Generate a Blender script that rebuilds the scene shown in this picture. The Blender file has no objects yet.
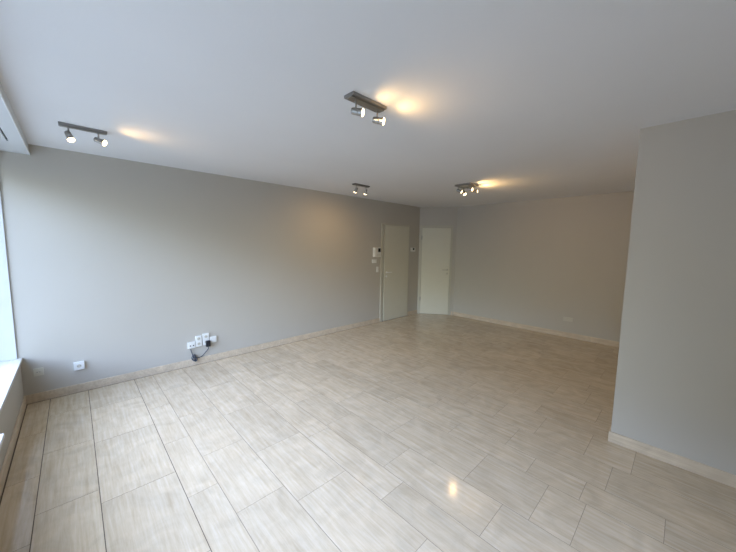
import bpy, bmesh, math, random
from mathutils import Vector, Matrix

S = bpy.context.scene
COL = S.collection
random.seed(7)

# ------------------------------------------------------------ camera
cam_data = bpy.data.cameras.new('camera')
cam_data.sensor_width = 36.0
cam_data.sensor_fit = 'HORIZONTAL'
cam_data.lens = 305.866 * 36.0 / 736.0
cam_data.clip_start = 0.02
cam = bpy.data.objects.new('camera', cam_data)
COL.objects.link(cam)
YAW, PITCH, ROLL = 0.80348, -0.098282, 0.014164
f = Vector((math.cos(YAW) * math.cos(PITCH), math.sin(YAW) * math.cos(PITCH), math.sin(PITCH)))
r0 = f.cross(Vector((0, 0, 1))).normalized()
u0 = r0.cross(f)
r = math.cos(ROLL) * r0 + math.sin(ROLL) * u0
u = -math.sin(ROLL) * r0 + math.cos(ROLL) * u0
M = Matrix((r, u, -f)).transposed().to_4x4()
M.translation = Vector((0, 0, 1.5927))
cam.matrix_world = M
S.camera = cam

# ------------------------------------------------------------ exposure
S.view_settings.view_transform = 'Standard'
S.view_settings.look = 'None'
S.view_settings.gamma = 1.0
S.view_settings.use_curve_mapping = False
S.view_settings.exposure = 0.02

# ------------------------------------------------------------ room dimensions (metres)
H = 2.5
YA = 4.374        # long wall on the left of the photo
XB = 6.352        # far wall
XW = -0.425       # window wall, inner face
XC = 3.137        # projecting wall block on the right
YE = 0.318        # its corner
YR = -2.5         # wall behind the camera
DX, DY = 5.865, 3.689   # ends of the diagonal wall
SILL = 0.467
WTOP = 2.36
XG = -0.74        # plane of the window glass
WY0, WY1 = -0.3, 4.36

# ------------------------------------------------------------ daylight
world = bpy.data.worlds.new('overcast_sky')
S.world = world
world.use_nodes = True
nt = world.node_tree
nt.nodes.clear()
tc = nt.nodes.new('ShaderNodeTexCoord')
sp = nt.nodes.new('ShaderNodeSeparateXYZ')
mp = nt.nodes.new('ShaderNodeMapRange')
mp.inputs['From Min'].default_value = -1
mp.inputs['From Max'].default_value = 1
nt.links.new(tc.outputs['Generated'], sp.inputs[0])
nt.links.new(sp.outputs['Z'], mp.inputs['Value'])
K = 30.0
GROUND = (0.92, 1.10, 1.43)

def sky_ramp(stops):
    rp = nt.nodes.new('ShaderNodeValToRGB')
    els = rp.color_ramp.elements
    els[0].position = 0.0
    els[0].color = tuple(c / K for c in GROUND) + (1,)
    els[1].position = 1.0
    els[1].color = tuple(c / K for c in stops[-1][1]) + (1,)
    for z, c in [(-0.01, GROUND)] + stops[:-1]:
        e = els.new((z + 1) / 2)
        e.color = tuple(q / K for q in c) + (1,)
    nt.links.new(mp.outputs[0], rp.inputs[0])
    return rp
# towards +y a bright gap in the clouds 25-50 degrees up; towards -y low dull cloud; trees at the horizon
NORTH = sky_ramp([(0.01, (1.05, 1.1, 0.95)), (0.17, (1.15, 1.25, 1.1)), (0.38, (1.9, 2.2, 2.6)), (0.46, (16, 19.0, 28.5)),
                  (0.72, (15, 17.9, 27.5)), (0.82, (3.4, 3.8, 5.0)), (1.0, (3.0, 3.3, 4.4))])
SOUTH = sky_ramp([(0.01, (2.2, 2.1, 1.4)), (0.17, (4.2, 4.5, 4.2)), (0.26, (9.6, 11.6, 16.2)), (0.42, (7.0, 9.0, 14.2)),
                  (0.60, (2.6, 3.5, 6.4)), (0.82, (1.6, 2.2, 3.0)), (1.0, (1.2, 1.6, 2.2))])
az = nt.nodes.new('ShaderNodeMapRange')
az.interpolation_type = 'SMOOTHSTEP'
az.inputs['From Min'].default_value = -0.12
az.inputs['From Max'].default_value = 0.12
nt.links.new(sp.outputs['Y'], az.inputs['Value'])
mixs = nt.nodes.new('ShaderNodeMix')
mixs.data_type = 'RGBA'
nt.links.new(az.outputs[0], mixs.inputs['Factor'])
so = nt.nodes.new('ShaderNodeMapRange')      # the cloud is duller along the facade than out in front of it
so.interpolation_type = 'SMOOTHSTEP'
so.inputs['From Min'].default_value = -0.92
so.inputs['From Max'].default_value = -0.62
so.inputs['To Min'].default_value = 0.28
so.inputs['To Max'].default_value = 1.45
nt.links.new(sp.outputs['Y'], so.inputs['Value'])
sg = nt.nodes.new('ShaderNodeVectorMath')
sg.operation = 'SCALE'
nt.links.new(SOUTH.outputs[0], sg.inputs[0])
nt.links.new(so.outputs[0], sg.inputs['Scale'])
nt.links.new(sg.outputs[0], mixs.inputs[6])
nt.links.new(NORTH.outputs[0], mixs.inputs[7])
bg = nt.nodes.new('ShaderNodeBackground')
bg.inputs['Strength'].default_value = K * 1.10
wo = nt.nodes.new('ShaderNodeOutputWorld')
nt.links.new(mixs.outputs[2], bg.inputs['Color'])
nt.links.new(bg.outputs[0], wo.inputs['Surface'])

# light portal filling the window opening (guides sky sampling, emits nothing of its own)
pd = bpy.data.lights.new('window_portal', 'AREA')
pd.shape = 'RECTANGLE'
pd.size = WY1 - WY0
pd.size_y = WTOP - SILL
pd.cycles.is_portal = True
po = bpy.data.objects.new('window_portal', pd)
COL.objects.link(po)
z_ = Vector((-1, 0, 0))
x_ = Vector((0, 1, 0))
y_ = z_.cross(x_)
Mp = Matrix((x_, y_, z_)).transposed().to_4x4()
Mp.translation = Vector((XG - 0.06, (WY0 + WY1) / 2, (SILL + WTOP) / 2))
po.matrix_world = Mp

LAMP_W = 1.9      # power of each spot bulb

# ------------------------------------------------------------ helpers
def link(name, me, parent=None):
    o = bpy.data.objects.new(name, me)
    COL.objects.link(o)
    if parent:
        o.parent = parent
    return o

def obj(name, bm, m, parent=None, smooth=False):
    bmesh.ops.recalc_face_normals(bm, faces=bm.faces)
    me = bpy.data.meshes.new(name)
    bm.to_mesh(me)
    bm.free()
    me.materials.append(m)
    if smooth:
        for p in me.polygons:
            p.use_smooth = True
        try:
            me.set_sharp_from_angle(angle=math.radians(40))
        except Exception:
            pass
    return link(name, me, parent)

def tag(o, label=None, cat=None, group=None, kind=None):
    if label: o['label'] = label
    if cat: o['category'] = cat
    if group: o['group'] = group
    if kind: o['kind'] = kind
    return o

def thing(name, label, cat, loc, rz=0.0, group=None):
    o = bpy.data.objects.new(name, None)
    o.empty_display_size = 0.05
    COL.objects.link(o)
    o.location = loc
    o.rotation_euler = (0, 0, rz)
    return tag(o, label, cat, group)

def box(bm, x0, x1, y0, y1, z0, z1, bev=0.0, seg=2):
    r_ = bmesh.ops.create_cube(bm, size=1.0)
    vs = r_['verts']
    for v in vs:
        v.co = Vector((x0 + (v.co.x + .5) * (x1 - x0), y0 + (v.co.y + .5) * (y1 - y0), z0 + (v.co.z + .5) * (z1 - z0)))
    if bev > 0:
        es = list({e for v in vs for e in v.link_edges})
        bmesh.ops.bevel(bm, geom=es, offset=bev, segments=seg, affect='EDGES', profile=0.5)

def lathe(bm, prof, M4=None, seg=24):
    """profile of (radius, z) turned about local z, placed by M4"""
    M4 = M4 or Matrix.Identity(4)
    rings = []
    for (rad, z) in prof:
        if rad < 1e-6:
            rings.append([bm.verts.new(M4 @ Vector((0, 0, z)))])
        else:
            rings.append([bm.verts.new(M4 @ Vector((rad * math.cos(2 * math.pi * k / seg), rad * math.sin(2 * math.pi * k / seg), z))) for k in range(seg)])
    for a, b in zip(rings, rings[1:]):
        for k in range(seg):
            k2 = (k + 1) % seg
            if len(a) == 1 and len(b) > 1:
                bm.faces.new((a[0], b[k], b[k2]))
            elif len(b) == 1 and len(a) > 1:
                bm.faces.new((a[k], b[0], a[k2]))
            elif len(a) > 1:
                bm.faces.new((a[k], b[k], b[k2], a[k2]))

def frame_z(origin, d):
    d = Vector(d).normalized()
    q = Vector((0, 0, 1)).rotation_difference(d)
    m = q.to_matrix().to_4x4()
    m.translation = Vector(origin)
    return m

def tube(bm, pts, rad, seg=8, sub=6):
    P = [Vector(p) for p in pts]
    path = []
    for i in range(len(P) - 1):
        p0, p1, p2, p3 = P[max(i - 1, 0)], P[i], P[i + 1], P[min(i + 2, len(P) - 1)]
        for k in range(sub):
            t = k / sub
            path.append(0.5 * ((2 * p1) + (p2 - p0) * t + (2 * p0 - 5 * p1 + 4 * p2 - p3) * t * t + (3 * p1 - p0 - 3 * p2 + p3) * t ** 3))
    path.append(P[-1])
    n = None
    rings = []
    for i, c in enumerate(path):
        d = (path[min(i + 1, len(path) - 1)] - path[max(i - 1, 0)]).normalized()
        if n is None:
            n = d.orthogonal().normalized()
        n = (n - d * n.dot(d)).normalized()
        b = d.cross(n)
        rings.append([bm.verts.new(c + rad * (math.cos(2 * math.pi * k / seg) * n + math.sin(2 * math.pi * k / seg) * b)) for k in range(seg)])
    for a, b in zip(rings, rings[1:]):
        for k in range(seg):
            bm.faces.new((a[k], a[(k + 1) % seg], b[(k + 1) % seg], b[k]))
    bm.faces.new(rings[0][::-1])
    bm.faces.new(rings[-1])

# ------------------------------------------------------------ materials
def mat(name, col, rough=0.5, metal=0.0, noise=0.03, nscale=6.0, bump=0.0, bscale=200.0, spec=0.5, emit=None, estr=0.0):
    m = bpy.data.materials.new(name)
    m.use_nodes = True
    t = m.node_tree
    b = t.nodes['Principled BSDF']
    b.inputs['Roughness'].default_value = rough
    b.inputs['Metallic'].default_value = metal
    b.inputs['Specular IOR Level'].default_value = spec
    co = t.nodes.new('ShaderNodeTexCoord')
    n = t.nodes.new('ShaderNodeTexNoise')
    n.inputs['Scale'].default_value = nscale
    n.inputs['Detail'].default_value = 4
    rr = t.nodes.new('ShaderNodeValToRGB')
    rr.color_ramp.elements[0].position = 0.3
    rr.color_ramp.elements[1].position = 0.7
    rr.color_ramp.elements[0].color = tuple(c * (1 - noise) for c in col) + (1,)
    rr.color_ramp.elements[1].color = tuple(min(1, c * (1 + noise)) for c in col) + (1,)
    t.links.new(co.outputs['Object'], n.inputs['Vector'])
    t.links.new(n.outputs['Fac'], rr.inputs['Fac'])
    t.links.new(rr.outputs[0], b.inputs['Base Color'])
    if bump > 0:
        n2 = t.nodes.new('ShaderNodeTexNoise')
        n2.inputs['Scale'].default_value = bscale
        n2.inputs['Detail'].default_value = 3
        bp = t.nodes.new('ShaderNodeBump')
        bp.inputs['Strength'].default_value = bump
        bp.inputs['Distance'].default_value = 0.002
        t.links.new(co.outputs['Object'], n2.inputs['Vector'])
        t.links.new(n2.outputs['Fac'], bp.inputs['Height'])
        t.links.new(bp.outputs[0], b.inputs['Normal'])
    if emit:
        b.inputs['Emission Color'].default_value = tuple(emit) + (1,)
        b.inputs['Emission Strength'].default_value = estr
    return m

M_WALL = mat('grey_wall_paint', (0.535, 0.50, 0.435), 0.65, noise=0.012, nscale=1.5, bump=0.15, bscale=120, spec=0.3)
M_CEIL = mat('white_ceiling_paint', (0.80, 0.795, 0.79), 0.8, noise=0.015, nscale=1.2, bump=0.2, bscale=60, spec=0.2)
M_WHITE = mat('white_lacquer', (0.80, 0.80, 0.77), 0.35, noise=0.01)
M_DOOR = mat('cream_door_paint', (0.68, 0.65, 0.53), 0.4, noise=0.01)
M_FRAME = mat('cream_frame_paint', (0.56, 0.53, 0.43), 0.45, noise=0.01)
M_PLASTIC = mat('white_plastic', (0.82, 0.82, 0.78), 0.35, noise=0.01)
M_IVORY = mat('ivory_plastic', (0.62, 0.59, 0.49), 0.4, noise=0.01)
M_BEIGE = mat('beige_plastic', (0.60, 0.57, 0.49), 0.5, noise=0.01)
M_HOLE = mat('dark_socket_hole', (0.03, 0.03, 0.03), 0.6)
M_BLACK = mat('black_plastic', (0.015, 0.016, 0.02), 0.4)
M_CABLE = mat('grey_black_cable', (0.05, 0.06, 0.08), 0.5)
M_STEEL = mat('brushed_nickel', (0.40, 0.385, 0.36), 0.32, metal=1.0, noise=0.08, nscale=40)
M_STEELD = mat('satin_plate_metal', (0.30, 0.29, 0.275), 0.42, metal=0.9, noise=0.06, nscale=30)
M_ALU = mat('aluminium_handle', (0.86, 0.86, 0.83), 0.35, metal=0.35, noise=0.03)
M_BULB = mat('lit_bulb_glass', (0.9, 0.85, 0.75), 0.3, emit=(1.0, 0.74, 0.42), estr=7.0)
M_GREY = mat('pelmet_paint', (0.66, 0.67, 0.67), 0.5, noise=0.01)
M_DARK = mat('dark_slot', (0.05, 0.05, 0.05), 0.7)
M_OUT = mat('reveal_plaster', (0.66, 0.67, 0.66), 0.6, noise=0.01)
M_SCREEN = mat('dark_screen', (0.012, 0.014, 0.016), 0.12)

def stone(name, base, light, dark, rough, tiles):
    """travertine: veins running along y; every tile has its own tone and vein offset"""
    m = bpy.data.materials.new(name)
    m.use_nodes = True
    t = m.node_tree
    N = t.nodes.new
    b = t.nodes['Principled BSDF']
    co = N('ShaderNodeTexCoord')
    vec = co.outputs['Object']
    if tiles:
        at = N('ShaderNodeAttribute')
        at.attribute_name = 'tile'
        sc = N('ShaderNodeVectorMath')
        sc.operation = 'MULTIPLY_ADD'
        sc.inputs[1].default_value = (37.0, 91.0, 23.0)
        t.links.new(at.outputs['Vector'], sc.inputs[0])
        t.links.new(vec, sc.inputs[2])
        vec = sc.outputs[0]
    mpg = N('ShaderNodeMapping')
    mpg.inputs['Scale'].default_value = (1.0, 0.07, 1.0)
    t.links.new(vec, mpg.inputs['Vector'])
    n1 = N('ShaderNodeTexNoise')
    n1.inputs['Scale'].default_value = 42
    n1.inputs['Detail'].default_value = 6
    n1.inputs['Roughness'].default_value = 0.68
    n1.inputs['Distortion'].default_value = 0.25
    t.links.new(mpg.outputs[0], n1.inputs['Vector'])
    rr = N('ShaderNodeValToRGB')
    e = rr.color_ramp.elements
    e[0].position = 0.28
    e[0].color = dark + (1,)
    e[1].position = 0.72
    e[1].color = light + (1,)
    k = e.new(0.5)
    k.color = base + (1,)
    t.links.new(n1.outputs['Fac'], rr.inputs['Fac'])
    # cloudy patches
    n2 = N('ShaderNodeTexNoise')
    n2.inputs['Scale'].default_value = 5
    n2.inputs['Detail'].default_value = 5
    n2.inputs['Distortion'].default_value = 1.2
    t.links.new(vec, n2.inputs['Vector'])
    r2 = N('ShaderNodeMapRange')
    r2.inputs['From Min'].default_value = 0.3
    r2.inputs['From Max'].default_value = 0.7
    r2.inputs['To Min'].default_value = 0.90
    r2.inputs['To Max'].default_value = 1.09
    t.links.new(n2.outputs['Fac'], r2.inputs['Value'])
    mul = N('ShaderNodeVectorMath')
    mul.operation = 'SCALE'
    t.links.new(rr.outputs[0], mul.inputs[0])
    t.links.new(r2.outputs[0], mul.inputs['Scale'])
    out = mul.outputs[0]
    if tiles:
        sx = N('ShaderNodeSeparateXYZ')
        t.links.new(at.outputs['Vector'], sx.inputs[0])
        r3 = N('ShaderNodeMapRange')
        r3.inputs['To Min'].default_value = 0.94
        r3.inputs['To Max'].default_value = 1.05
        t.links.new(sx.outputs['X'], r3.inputs['Value'])
        m2 = N('ShaderNodeVectorMath')
        m2.operation = 'SCALE'
        t.links.new(out, m2.inputs[0])
        t.links.new(r3.outputs[0], m2.inputs['Scale'])
        out = m2.outputs[0]
    t.links.new(out, b.inputs['Base Color'])
    rg = N('ShaderNodeMapRange')
    rg.inputs['To Min'].default_value = rough - 0.06
    rg.inputs['To Max'].default_value = rough + 0.08
    t.links.new(n1.outputs['Fac'], rg.inputs['Value'])
    t.links.new(rg.outputs[0], b.inputs['Roughness'])
    bp = N('ShaderNodeBump')
    bp.inputs['Strength'].default_value = 0.06
    bp.inputs['Distance'].default_value = 0.001
    t.links.new(n1.outputs['Fac'], bp.inputs['Height'])
    t.links.new(bp.outputs[0], b.inputs['Normal'])
    return m

M_TILE = stone('travertine_tiles', (0.605, 0.492, 0.345), (0.675, 0.575, 0.43), (0.52, 0.405, 0.265), 0.10, True)
M_SKIRT = stone('travertine_skirting', (0.64, 0.53, 0.39), (0.72, 0.62, 0.48), (0.55, 0.44, 0.31), 0.4, False)
M_SILL = stone('pale_marble_sill', (0.66, 0.64, 0.60), (0.76, 0.75, 0.72), (0.56, 0.54, 0.50), 0.3, False)
M_SEAM = mat('dark_seam_grout', (0.11, 0.08, 0.055), 0.9, noise=0.1, nscale=20)
M_GROUT = mat('brown_grout', (0.25, 0.195, 0.14), 0.9, noise=0.1, nscale=20)

# thin clear window glass
M_GLASS = bpy.data.materials.new('clear_glass')
M_GLASS.use_nodes = True
t = M_GLASS.node_tree
t.nodes.clear()
tr = t.nodes.new('ShaderNodeBsdfTransparent')
tr.inputs['Color'].default_value = (0.93, 0.96, 0.95, 1)
gl = t.nodes.new('ShaderNodeBsdfGlossy')
gl.inputs['Roughness'].default_value = 0.02
mx = t.nodes.new('ShaderNodeMixShader')
mx.inputs[0].default_value = 0.06
ou = t.nodes.new('ShaderNodeOutputMaterial')
t.links.new(tr.outputs[0], mx.inputs[1])
t.links.new(gl.outputs[0], mx.inputs[2])
t.links.new(mx.outputs[0], ou.inputs['Surface'])

# ------------------------------------------------------------ floor: one mesh slab of grout + laid tiles
ROWS = [  # x0, x1, known cross joints (y)
    (-0.42, -0.25, (2.28, 2.94, 3.62)), (-0.25, 0.035, (1.85, 2.51, 3.22, 3.92)), (0.035, 0.43, (1.6, 2.36, 3.14, 3.82)),
    (0.43, 0.61, (1.35, 2.05, 2.75, 3.45)), (0.61, 0.92, (1.02, 1.73, 2.40, 3.10, 3.80)), (0.92, 1.31, (0.2, 0.86, 1.56, 2.17, 2.87, 3.55)),
    (1.31, 1.53, (0.45, 1.21, 2.06, 2.75, 3.5)), (1.53, 1.84, (-0.1, 0.67, 1.40, 2.1, 2.62, 3.35, 4.0)),
    (1.84, 2.23, (-0.4, 0.31, 0.52, 0.94, 1.64, 2.34, 2.86, 3.56)), (2.23, 2.45, (-0.04, 0.35, 0.67, 1.30, 2.0, 2.7, 3.4)),
    (2.45, 2.77, (-0.45, 0.25, 0.90, 1.66, 2.4, 3.1, 3.7)), (2.77, 3.14, (0.15, 0.43, 0.79, 1.15, 1.45, 2.1, 2.8, 3.5)),
    (3.14, 3.37, (0.9, 1.6, 2.3, 2.9, 3.6)), (3.37, 3.70, (0.46, 1.20, 1.85, 2.5, 3.2, 3.9)), (3.70, 4.07, (0.61, 0.90, 1.5, 2.2, 2.85, 3.55))]
x = 4.07
wp = [0.23, 0.32, 0.375]
k = 0
while x < XB + 0.02:
    w_ = wp[k % 3]
    k += 1
    js = []
    y = 0.5 + random.uniform(0, 0.5)
    while y < YA - 0.1:
        js.append(y)
        y += random.choice((0.45, 0.62, 0.70, 0.75))
    ROWS.append((x, min(x + w_, XB + 0.03), tuple(js)))
    x += w_
bm = bmesh.new()
lay = bm.loops.layers.float_color.new('tile')
G = 0.0017
for (x0, x1, js) in ROWS:
    js = sorted(js)
    lo, hi = [], []
    y = js[0]
    while y > YR:
        y -= random.choice((0.55, 0.66, 0.72))
        lo.append(max(y, YR - 0.05))
    js = sorted(lo) + js + [YA - 0.018]
    xx0, xx1 = max(x0, XW + 0.018), x1
    for y0, y1 in zip(js, js[1:]):
        g = G * (1.25 if x1 < 0.5 else 1.0)
        a0, a1, b0, b1 = xx0 + g, xx1 - g, y0 + g * 0.7, y1 - g * 0.7
        if b1 - b0 < 0.02 or a1 - a0 < 0.02:
            continue
        c = (random.random(), random.random(), random.random(), 1)
        e_ = 0.00005
        top = [bm.verts.new(q) for q in ((a0 + e_, b0 + e_, 0), (a1 - e_, b0 + e_, 0), (a1 - e_, b1 - e_, 0), (a0 + e_, b1 - e_, 0))]
        low = [bm.verts.new(q) for q in ((a0, b0, -0.0009), (a1, b0, -0.0009), (a1, b1, -0.0009), (a0, b1, -0.0009))]
        fs = [bm.faces.new(top)]
        for i in range(4):
            fs.append(bm.faces.new((low[i], low[(i + 1) % 4], top[(i + 1) % 4], top[i])))
        for f_ in fs:
            for l in f_.loops:
                l[lay] = c
me = bpy.data.meshes.new('floor')
nt_faces = len(bm.faces)
box(bm, 0.5, XB - 0.03, YR - 0.25, YA - 0.03, -0.12, -0.0008)
n_light = len(bm.faces)
box(bm, XW - 0.4, 0.5, YR - 0.25, YA - 0.03, -0.12, -0.0008)
box(bm, XW - 0.4, XB + 0.25, YA - 0.03, YA + 0.25, -0.12, -0.0008)
box(bm, XB - 0.03, XB + 0.25, YR - 0.25, YA - 0.03, -0.12, -0.0008)
for k_, f_ in enumerate(list(bm.faces)[nt_faces:]):
    f_.material_index = 1 if k_ + nt_faces < n_light else 2
bmesh.ops.recalc_face_normals(bm, faces=bm.faces)
for f_ in bm.faces:
    if f_.material_index == 0 and f_.normal.z < 0:
        f_.normal_flip()
bm.to_mesh(me)
bm.free()
me.materials.append(M_TILE)
me.materials.append(M_GROUT)
me.materials.append(M_SEAM)
tag(link('floor', me), kind='structure')

# ------------------------------------------------------------ ceiling
bm = bmesh.new()
box(bm, XG - 0.1, XB + 0.25, YR - 0.25, YA + 0.25, H, H + 0.15)
tag(obj('ceiling', bm, M_CEIL), kind='structure')

# ------------------------------------------------------------ walls
def struct(name, bm, m, **k):
    return tag(obj(name, bm, m, **k), kind='structure')

D1 = (4.625, 5.475, 2.035)     # opening of the door in the long wall
bm = bmesh.new()
box(bm, -0.443, D1[0], YA, YA + 0.06, 0, H)
box(bm, D1[1], DX + 0.12, YA, YA + 0.06, 0, H)
box(bm, D1[0], D1[1], YA, YA + 0.06, D1[2], H)
box(bm, XW - 0.5, XB + 0.3, YA + 0.06, YA + 0.2, 0, H)
struct('wall_left', bm, M_WALL)

bm = bmesh.new()
box(bm, XB, XB + 0.2, YE - 0.2, YA + 0.2, 0, H)
struct('wall_far', bm, M_WALL)

# diagonal wall with the second door; local frame: s along the wall, d out of the wall into the room
dv = Vector((XB - DX, DY - YA, 0))
DL = dv.length
RZ = math.atan2(dv.y, dv.x)
DIAG = Matrix.Translation((DX, YA, 0)) @ Matrix.Rotation(RZ, 4, 'Z')   # local +x along, local -y into the room
D2 = (0.055, 0.735, 2.035)
bm = bmesh.new()
box(bm, 0.0, D2[0], 0, 0.06, 0, H)
box(bm, D2[1], DL, 0, 0.06, 0, H)
box(bm, D2[0], D2[1], 0, 0.06, D2[2], H)
box(bm, -0.05, DL + 0.05, 0.06, 0.12, 0, H)
o = struct('wall_corner', bm, M_WALL)
o.matrix_world = DIAG

bm = bmesh.new()
box(bm, XC, XB + 0.2, YR - 0.2, YE, 0, H, 0.0)
struct('wall_right', bm, M_WALL)

bm = bmesh.new()
box(bm, XW - 0.45, XC, YR - 0.2, YR, 0, H)
struct('wall_rear', bm, M_WALL)

bm = bmesh.new()
box(bm, XG - 0.06, XW, YR, YA, 0, SILL - 0.03)          # parapet under the window
box(bm, XG - 0.06, XW, YR, WY0, SILL - 0.03, H)          # pier behind the camera
box(bm, XG - 0.06, XW, WY0, YA, WTOP, H)                 # lintel
struct('wall_window', bm, M_WALL)

# ------------------------------------------------------------ skirting
def skirt(name, segs):
    bm = bmesh.new()
    for s_ in segs:
        box(bm, *s_, 0.002)
    return struct(name, bm, M_SKIRT)
TH, BH = 0.013, 0.088
skirt('baseboard_left', [(XW + TH, 4.565, YA - TH, YA, 0, BH), (5.50, DX - 0.004, YA - TH, YA, 0, BH)])
skirt('baseboard_far', [(XB - TH, XB, YE + TH, DY - 0.012, 0, BH)])
skirt('baseboard_right', [(XC - TH, XC, YR, YE + TH, 0, BH), (XC, XB - TH, YE, YE + TH, 0, BH)])
skirt('baseboard_window', [(XW, XW + TH, YR, YA, 0, BH)])
skirt('baseboard_rear', [(XW + TH, XC - TH, YR, YR + TH, 0, BH)])
bm = bmesh.new()
box(bm, 0.785, DL - 0.014, -TH, 0, 0, BH, 0.002)
o = struct('baseboard_corner', bm, M_SKIRT)
o.matrix_world = DIAG

# ------------------------------------------------------------ window with reveal, sill, frame and panes
bm = bmesh.new()
box(bm, XG - 0.06, -0.443, WY1, YA + 0.06, SILL, WTOP, 0.002)
win = struct('window_1', bm, M_OUT)          # the light side reveal carries the rest
win.name = 'window_1'
bm = bmesh.new()
box(bm, XG - 0.02, XW + 0.014, WY0, WY1 + 0.013, SILL - 0.03, SILL, 0.004)
box(bm, XW, -0.352, WY0, 2.70, SILL - 0.03, SILL, 0.004)
obj('window_sill', bm, M_SILL, win)
bm = bmesh.new()
box(bm, XG - 0.03, XG + 0.03, WY0, WY1, SILL, SILL + 0.06, 0.004)
box(bm, XG - 0.03, XG + 0.03, WY0, WY1, WTOP - 0.07, WTOP, 0.004)
mull = [WY0 + 0.03 + k * (WY1 - WY0 - 0.06) / 4 for k in range(5)]
for y in mull:
    box(bm, XG - 0.03, XG + 0.03, y - 0.03, y + 0.03, SILL + 0.06, WTOP - 0.07, 0.004)
obj('window_frame', bm, M_WHITE, win)
for a, b in zip(mull, mull[1:]):
    bm = bmesh.new()
    box(bm, XG - 0.004, XG + 0.004, a + 0.03, b - 0.03, SILL + 0.06, WTOP - 0.07)
    obj('window_pane', bm, M_GLASS, win)

# pelmet box along the window wall under the ceiling, with a dark vent slot in its underside
ZP = 2.402
XP = -0.243
sx0, sx1, sy1 = -0.336, -0.324, 3.90
bm = bmesh.new()
box(bm, sx1, XP, YR, YA, ZP, H)
box(bm, XW - 0.0, sx0, YR, YA, ZP, H)
box(bm, sx0, sx1, sy1, YA, ZP, H)
box(bm, sx0, sx1, YR, sy1, ZP + 0.03, H)
pel = struct('trim_1', bm, M_GREY)
bm = bmesh.new()
box(bm, sx0, sx1, YR, sy1, ZP + 0.012, ZP + 0.03)
obj('vent_slot', bm, M_DARK, pel)
bm = bmesh.new()
box(bm, XP, XP + 0.006, YR, YA, ZP - 0.004, ZP + 0.014, 0.0015)  # white strip paints in the light caught by the pelmet's lower front edge
obj('painted_lit_edge', bm, M_WHITE, pel)

# ------------------------------------------------------------ doors
def lever(parent, x, z, y, sgn, m):
    """backplate and lever; sgn = direction the lever points along x"""
    bm = bmesh.new()
    lathe(bm, [(0, 0), (0.024, 0), (0.024, 0.006), (0.020, 0.009), (0.009, 0.009), (0.009, 0.045), (0, 0.045)], frame_z((x, y, z), (0, -1, 0)))
    tube(bm, [(x, y - 0.045, z), (x + sgn * 0.03, y - 0.050, z), (x + sgn * 0.12, y - 0.048, z)], 0.009, 10, 5)
    h = obj('door_handle', bm, m, parent, True)
    tag(h, 'silvery lever handle')
    bm = bmesh.new()
    lathe(bm, [(0, 0), (0.024, 0), (0.024, 0.006), (0.020, 0.009), (0, 0.009)], frame_z((x, y, z - 0.085), (0, -1, 0)))
    box(bm, x - 0.003, x + 0.003, y - 0.0105, y - 0.0088, z - 0.097, z - 0.078)
    obj('keyhole_plate', bm, m, parent, True)

def hinge(parent, x, y, z):
    bm = bmesh.new()
    lathe(bm, [(0, -0.045), (0.007, -0.045), (0.008, -0.04), (0.008, 0.04), (0.007, 0.045), (0, 0.045)], Matrix.Translation((x, y, z)), 12)
    o = obj('hinge', bm, M_STEELD, parent, True)
    tag(o, 'dark metal hinge')

# door in the long wall: handle on the left, hinges on the right; the leaf stands a little proud
bm = bmesh.new()
box(bm, 4.575, 4.640, YA - 0.016, YA + 0.058, 0, 2.062, 0.003)
box(bm, D1[1] - 0.012, D1[1] + 0.014, YA - 0.016, YA + 0.058, 0, 2.062, 0.003)
box(bm, 4.640, D1[1] - 0.012, YA - 0.016, YA + 0.058, 2.030, 2.062, 0.003)
d1 = struct('door_1', bm, M_FRAME)
bm = bmesh.new()
box(bm, 4.668, 5.462, YA - 0.020, YA + 0.020, 0.006, 2.026, 0.003)
obj('door_leaf', bm, M_DOOR, d1)
bm = bmesh.new()
box(bm, 4.642, 5.462, YA + 0.022, YA + 0.056, 0.006, 2.028)  # dark sheet behind the leaf, stands in for the shade in the gap
tag(obj('door_gap_shade', bm, M_DARK, d1), 'dark sheet as painted shade in the gap')
lever(d1, 4.735, 1.045, YA - 0.020, 1, M_ALU)

# door in the diagonal wall
bm = bmesh.new()
box(bm, 0.012, 0.066, -0.016, 0.058, 0, 2.085, 0.003)
box(bm, 0.722, 0.760, -0.016, 0.058, 0, 2.085, 0.003)
box(bm, 0.066, 0.722, -0.016, 0.058, 2.028, 2.085, 0.003)
d2 = struct('door_2', bm, M_FRAME)
d2.matrix_world = DIAG
bm = bmesh.new()
box(bm, 0.070, 0.718, -0.020, 0.020, 0.006, 2.024, 0.003)
obj('door_leaf', bm, M_DOOR, d2)
lever(d2, 0.665, 1.06, -0.020, -1, M_FRAME)
for z in (0.36, 1.80):
    hinge(d2, 0.064, -0.024, z)

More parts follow.
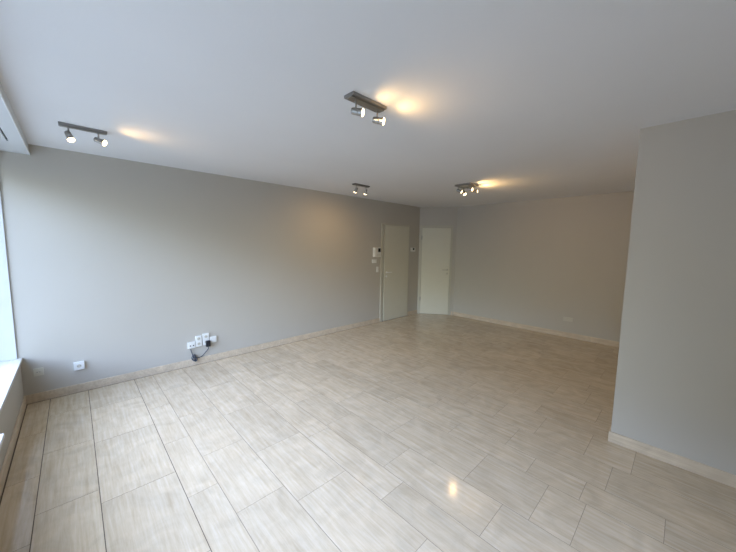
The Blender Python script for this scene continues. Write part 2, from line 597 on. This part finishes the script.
# ------------------------------------------------------------ ceiling spotlights
def spot_head(parent, joint, axis, power=LAMP_W):
    """arm from the plate, head turned along axis, bulb face that gives the light"""
    ax = Vector(axis).normalized()
    j = Vector(joint)
    bm = bmesh.new()
    lathe(bm, [(0, 0.0), (0.009, 0.0), (0.009, 0.004), (0.0055, 0.006), (0.0055, 0.052), (0, 0.052)], frame_z(j, (0, 0, -1)), 12)
    lathe(bm, [(0, -0.008), (0.008, -0.008), (0.008, 0.008), (0, 0.008)], frame_z(j + Vector((0, 0, -0.052)), ax.cross(Vector((0, 0, 1))) if abs(ax.z) < .95 else (1, 0, 0)), 12)
    obj('arm', bm, M_STEEL, parent, True)
    c = j + Vector((0, 0, -0.058))
    F = frame_z(c - ax * 0.012, ax)
    bm = bmesh.new()
    lathe(bm, [(0, -0.018), (0.014, -0.018), (0.019, -0.013), (0.0205, 0.0), (0.0205, 0.018), (0.022, 0.020), (0.022, 0.024),
               (0.0205, 0.026), (0.024, 0.046), (0.026, 0.052), (0.0245, 0.052), (0.022, 0.046), (0, 0.040)], F, 24)
    hd = obj('lamp_head', bm, M_STEEL, parent, True)
    bm = bmesh.new()
    lathe(bm, [(0.0, 0.041), (0.0225, 0.047), (0.0235, 0.056), (0.018, 0.062), (0, 0.065)], F, 24)
    bl = obj('bulb', bm, M_BULB, hd, True)
    tag(bl, 'glowing warm white bulb')
    ld = bpy.data.lights.new('bulb_light', 'SPOT')
    ld.energy = power * 4
    ld.color = (1.0, 0.63, 0.26)
    ld.spot_size = math.radians(158)
    ld.spot_blend = 1.0
    ld.shadow_soft_size = 0.02
    lo_ = bpy.data.objects.new('bulb_light', ld)
    COL.objects.link(lo_)
    lo_.parent = bl
    q = Vector((0, 0, -1)).rotation_difference(ax)
    lo_.rotation_mode = 'QUATERNION'
    lo_.rotation_quaternion = q
    lo_.location = F @ Vector((0, 0, 0.088))

def bar_light(label, loc, length, width, heads, power=LAMP_W, rz=0.0):
    t_ = thing('ceiling_spotlight', label, 'ceiling light', loc, rz, 'nickel bar spotlights with two heads')
    bm = bmesh.new()
    box(bm, -length / 2, length / 2, -width / 2, width / 2, -0.018, 0.0, 0.002)
    obj('mounting_plate', bm, M_STEELD, t_)
    bm = bmesh.new()
    box(bm, -length / 2 + 0.004, length / 2 - 0.004, -width * 0.27, width * 0.27, -0.024, -0.018, 0.0015)
    obj('cover_strip', bm, M_STEEL, t_)
    for (hx, hy, ax) in heads:
        spot_head(t_, (hx, hy, -0.023), ax, power)
    return t_

bar_light('nickel bar light with two tilted spots, on the ceiling beside the window pelmet', (0.118, 3.415, H), 0.285, 0.062,
          [(-0.088, 0, (0.25, -0.35, -0.80)), (0.088, 0, (0.80, -0.42, -0.36))])
bar_light('nickel bar light with two sideways spots, largest and nearest, in mid ceiling', (1.388, 1.478, H), 0.29, 0.088,
          [(-0.075, 0.012, (0.66, -0.72, -0.16)), (0.112, 0.012, (0.66, -0.72, -0.16))], 1.0)
bar_light('small far nickel bar light with spots pointing down, near the long wall', (3.168, 3.46, H), 0.30, 0.07,
          [(-0.098, 0, (-0.06, 0.5, -0.85)), (0.098, 0, (0.04, 0.4, -0.9))])
t4 = thing('ceiling_spotlight', 'square nickel ceiling light with a cluster of four lit spots, far end of room', 'ceiling light', (4.205, 2.31, H), 0.0)
bm = bmesh.new()
box(bm, -0.125, 0.125, -0.125, 0.125, -0.024, 0, 0.004)
obj('mounting_plate', bm, M_STEELD, t4)
bm = bmesh.new()
box(bm, -0.085, 0.085, -0.085, 0.085, -0.030, -0.024, 0.002)
obj('cover_strip', bm, M_STEEL, t4)
for hx, hy, ax in ((-0.085, 0.075, (0.55, -0.72, -0.40)), (0.075, 0.085, (-0.1, -0.6, -0.8)),
                   (-0.08, -0.085, (0.35, -0.85, -0.10)), (0.085, -0.075, (0.75, -0.62, -0.04))):
    spot_head(t4, (hx, hy, -0.028), ax)

# ------------------------------------------------------------ sockets, switches and wall devices
def holes_round(bm, cx, cz, y, R=0.0195):
    """sunk round socket well: rim ring"""
    lathe(bm, [(R + 0.003, 0.0), (R + 0.003, 0.0015), (R, 0.0015), (R, -0.001)], frame_z((cx, y, cz), (0, -1, 0)), 24)

def wall_socket(name, label, cat, x, z, w, h, wells, depth=0.012, m=M_PLASTIC, group=None, kind='mains'):
    """surface plate on the long wall, origin at the middle of its back; wells = list of (dx, dz)"""
    t_ = thing(name, label, cat, (x, YA, z), 0, group)
    bm = bmesh.new()
    box(bm, -w / 2, w / 2, -depth, 0, -h / 2, h / 2, 0.003)
    for (dx, dz) in wells:
        if kind == 'mains':
            holes_round(bm, dx, dz, -depth)
    obj('face_plate', bm, m, t_)
    for (dx, dz) in wells:
        bm = bmesh.new()
        if kind == 'mains':
            lathe(bm, [(0, 0.0004), (0.0195, 0.0004), (0.0195, 0.0010), (0, 0.0010)], frame_z((dx, -depth, dz), (0, -1, 0)), 24)
            w_ = obj('socket_well', bm, M_IVORY, t_, True)
            for sx in (-1, 1):
                bm = bmesh.new()
                lathe(bm, [(0, 0.0008), (0.0032, 0.0008), (0.0032, 0.0016), (0, 0.0016)], frame_z((dx + sx * 0.0095, -depth, dz), (0, -1, 0)), 12)
                obj('contact_hole', bm, M_HOLE, w_)
            bm = bmesh.new()
            lathe(bm, [(0, 0.0008), (0.0024, 0.0008), (0.0024, 0.006), (0, 0.007)], frame_z((dx, -depth, dz + 0.010), (0, -1, 0)), 12)
            obj('earth_pin', bm, M_STEEL, w_, True)
        else:
            lathe(bm, [(0, 0.0), (0.0075, 0.0), (0.0075, 0.004), (0.005, 0.004), (0.005, 0.001), (0, 0.001)], frame_z((dx, -depth, dz), (0, -1, 0)), 16)
            obj('aerial_port', bm, M_HOLE, t_, True)
    return t_

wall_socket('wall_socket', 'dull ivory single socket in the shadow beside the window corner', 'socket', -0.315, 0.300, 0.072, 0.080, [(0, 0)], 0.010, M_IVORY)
wall_socket('wall_socket', 'white single socket alone on the lit wall, right of the shadowed ivory one', 'socket', -0.022, 0.288, 0.084, 0.084, [(0, 0)], 0.026)
wall_socket('aerial_socket', 'white aerial socket with two small ports, leftmost and lowest of the clustered sockets', 'socket', 1.042, 0.277, 0.086, 0.082, [(-0.018, -0.006), (0.018, -0.006)], 0.022, kind='aerial')
wall_socket('wall_socket', 'white upright double socket with both outlets empty, between aerial socket and black plug', 'socket', 1.127, 0.312, 0.070, 0.142, [(0, 0.034), (0, -0.034)], 0.020)
wall_socket('wall_socket', 'white upright double socket with a black plug in its lower outlet', 'socket', 1.214, 0.322, 0.076, 0.156, [(0, 0.037), (0, -0.037)], 0.020)
wp_ = thing('blank_wall_box', 'plain white junction box without outlets, rightmost of the clustered sockets', 'junction box', (1.305, YA, 0.300))
bm = bmesh.new()
box(bm, -0.042, 0.042, -0.018, 0, -0.042, 0.042, 0.003)
obj('box_base', bm, M_PLASTIC, wp_)
bm = bmesh.new()
box(bm, -0.034, 0.034, -0.022, -0.018, -0.034, 0.034, 0.0015)
obj('cover', bm, M_PLASTIC, wp_)

# black power adapter in the socket with its cable and a bundled coil under the aerial socket
pl = thing('power_adapter', 'black power adapter plugged in, its dark cable hanging in a loop to a small bundle', 'power adapter', (1.232, YA - 0.0225, 0.270))
bm = bmesh.new()
box(bm, -0.026, 0.026, -0.040, 0.0, -0.046, 0.034, 0.006, 3)
obj('adapter_body', bm, M_BLACK, pl)
bm = bmesh.new()
L = lambda x, z, y=0.012: (x - 1.232, -(y) + 0.0225, z - 0.270)
tube(bm, [L(1.236, 0.222, 0.040), L(1.232, 0.188, 0.032), L(1.195, 0.140, 0.020), L(1.150, 0.100, 0.020), L(1.108, 0.098, 0.026),
          L(1.065, 0.105, 0.03), L(1.046, 0.150, 0.026), L(1.035, 0.190, 0.02), L(1.028, 0.226, 0.018)], 0.0048, 8, 8)
obj('cable', bm, M_CABLE, pl, True)
bm = bmesh.new()
for k in range(4):
    ph = k * 0.7
    cx, cz = 1.058 + 0.005 * k, 0.108 - 0.006 * k
    pts = [L(cx + 0.024 * math.cos(a_ * math.pi / 4 + ph) * (1 - 0.25 * (k % 2)), cz + 0.036 * math.sin(a_ * math.pi / 4 + ph) * (1 - 0.2 * (k // 2)), 0.028 + 0.006 * k) for a_ in range(8)]
    tube(bm, pts + [pts[0]], 0.0046, 8, 4)
box(bm, *[v for v in (1.041 - 1.232, 1.077 - 1.232)], -0.046 + 0.0225, -0.020 + 0.0225, 0.130 - 0.270, 0.150 - 0.270, 0.004)
obj('cable_coil', bm, M_CABLE, pl, True)

# intercom left of the door
ic = thing('intercom', 'white wall intercom with handset and dark screen, left of the nearer door', 'intercom', (4.452, YA, 1.470))
bm = bmesh.new()
box(bm, -0.110, 0.110, -0.022, 0, -0.100, 0.095, 0.008, 3)
obj('housing', bm, M_PLASTIC, ic)
bm = bmesh.new()
box(bm, -0.100, -0.045, -0.052, -0.034, -0.092, 0.088, 0.008, 3)
box(bm, -0.098, -0.047, -0.036, -0.020, 0.045, 0.086, 0.005)
box(bm, -0.098, -0.047, -0.036, -0.020, -0.090, -0.050, 0.005)
obj('handset', bm, M_PLASTIC, ic)
bm = bmesh.new()
box(bm, 0.022, 0.092, -0.026, -0.021, 0.000, 0.076, 0.002)
tag(obj('screen', bm, M_SCREEN, ic), 'dark glossy screen')
for k in range(3):
    bm = bmesh.new()
    box(bm, -0.008 + k * 0.034, 0.016 + k * 0.034, -0.026, -0.021, -0.068, -0.050, 0.002)
    obj('button', bm, M_IVORY, ic)

def switch(label, x, z, w=0.080, h=0.080, n=1):
    s_ = thing('light_switch', label, 'light switch', (x, YA, z))
    bm = bmesh.new()
    box(bm, -w / 2, w / 2, -0.010, 0, -h / 2, h / 2, 0.003)
    obj('face_plate', bm, M_PLASTIC, s_)
    for k in range(n):
        x0 = -w / 2 + 0.010 + k * (w - 0.02) / n
        bm = bmesh.new()
        box(bm, x0 + 0.001, x0 + (w - 0.02) / n - 0.001, -0.014, -0.009, -h / 2 + 0.010, h / 2 - 0.010, 0.002)
        obj('rocker', bm, M_PLASTIC, s_)
switch('small white double light switch on the wall just under the intercom', 4.385, 1.285, 0.13, 0.075, 2)
switch('narrow white light switch beside the door frame, lower than the other switch', 4.478, 1.115, 0.062, 0.115)

th = thing('thermostat', 'small white thermostat with a dark display, on the wall between the two doors', 'thermostat', (5.628, YA, 1.522))
bm = bmesh.new()
box(bm, -0.080, 0.080, -0.022, 0, -0.045, 0.045, 0.005, 3)
obj('housing', bm, M_PLASTIC, th)
bm = bmesh.new()
box(bm, -0.018, 0.040, -0.0245, -0.0215, -0.012, 0.036, 0.0015)
tag(obj('display', bm, M_SCREEN, th), 'dark display')

# faint double socket on the far wall
t_ = thing('wall_socket', 'pale double socket low on the far wall', 'socket', (XB, 1.385, 0.328), -math.pi / 2)
bm = bmesh.new()
box(bm, -0.072, 0.072, -0.011, 0, -0.036, 0.036, 0.003)
obj('face_plate', bm, M_BEIGE, t_)
for dx in (-0.035, 0.035):
    bm = bmesh.new()
    lathe(bm, [(0, 0.0004), (0.0195, 0.0004), (0.0195, 0.0012), (0, 0.0012)], frame_z((dx, -0.011, 0), (0, -1, 0)), 24)
    w_ = obj('socket_well', bm, M_BEIGE, t_, True)
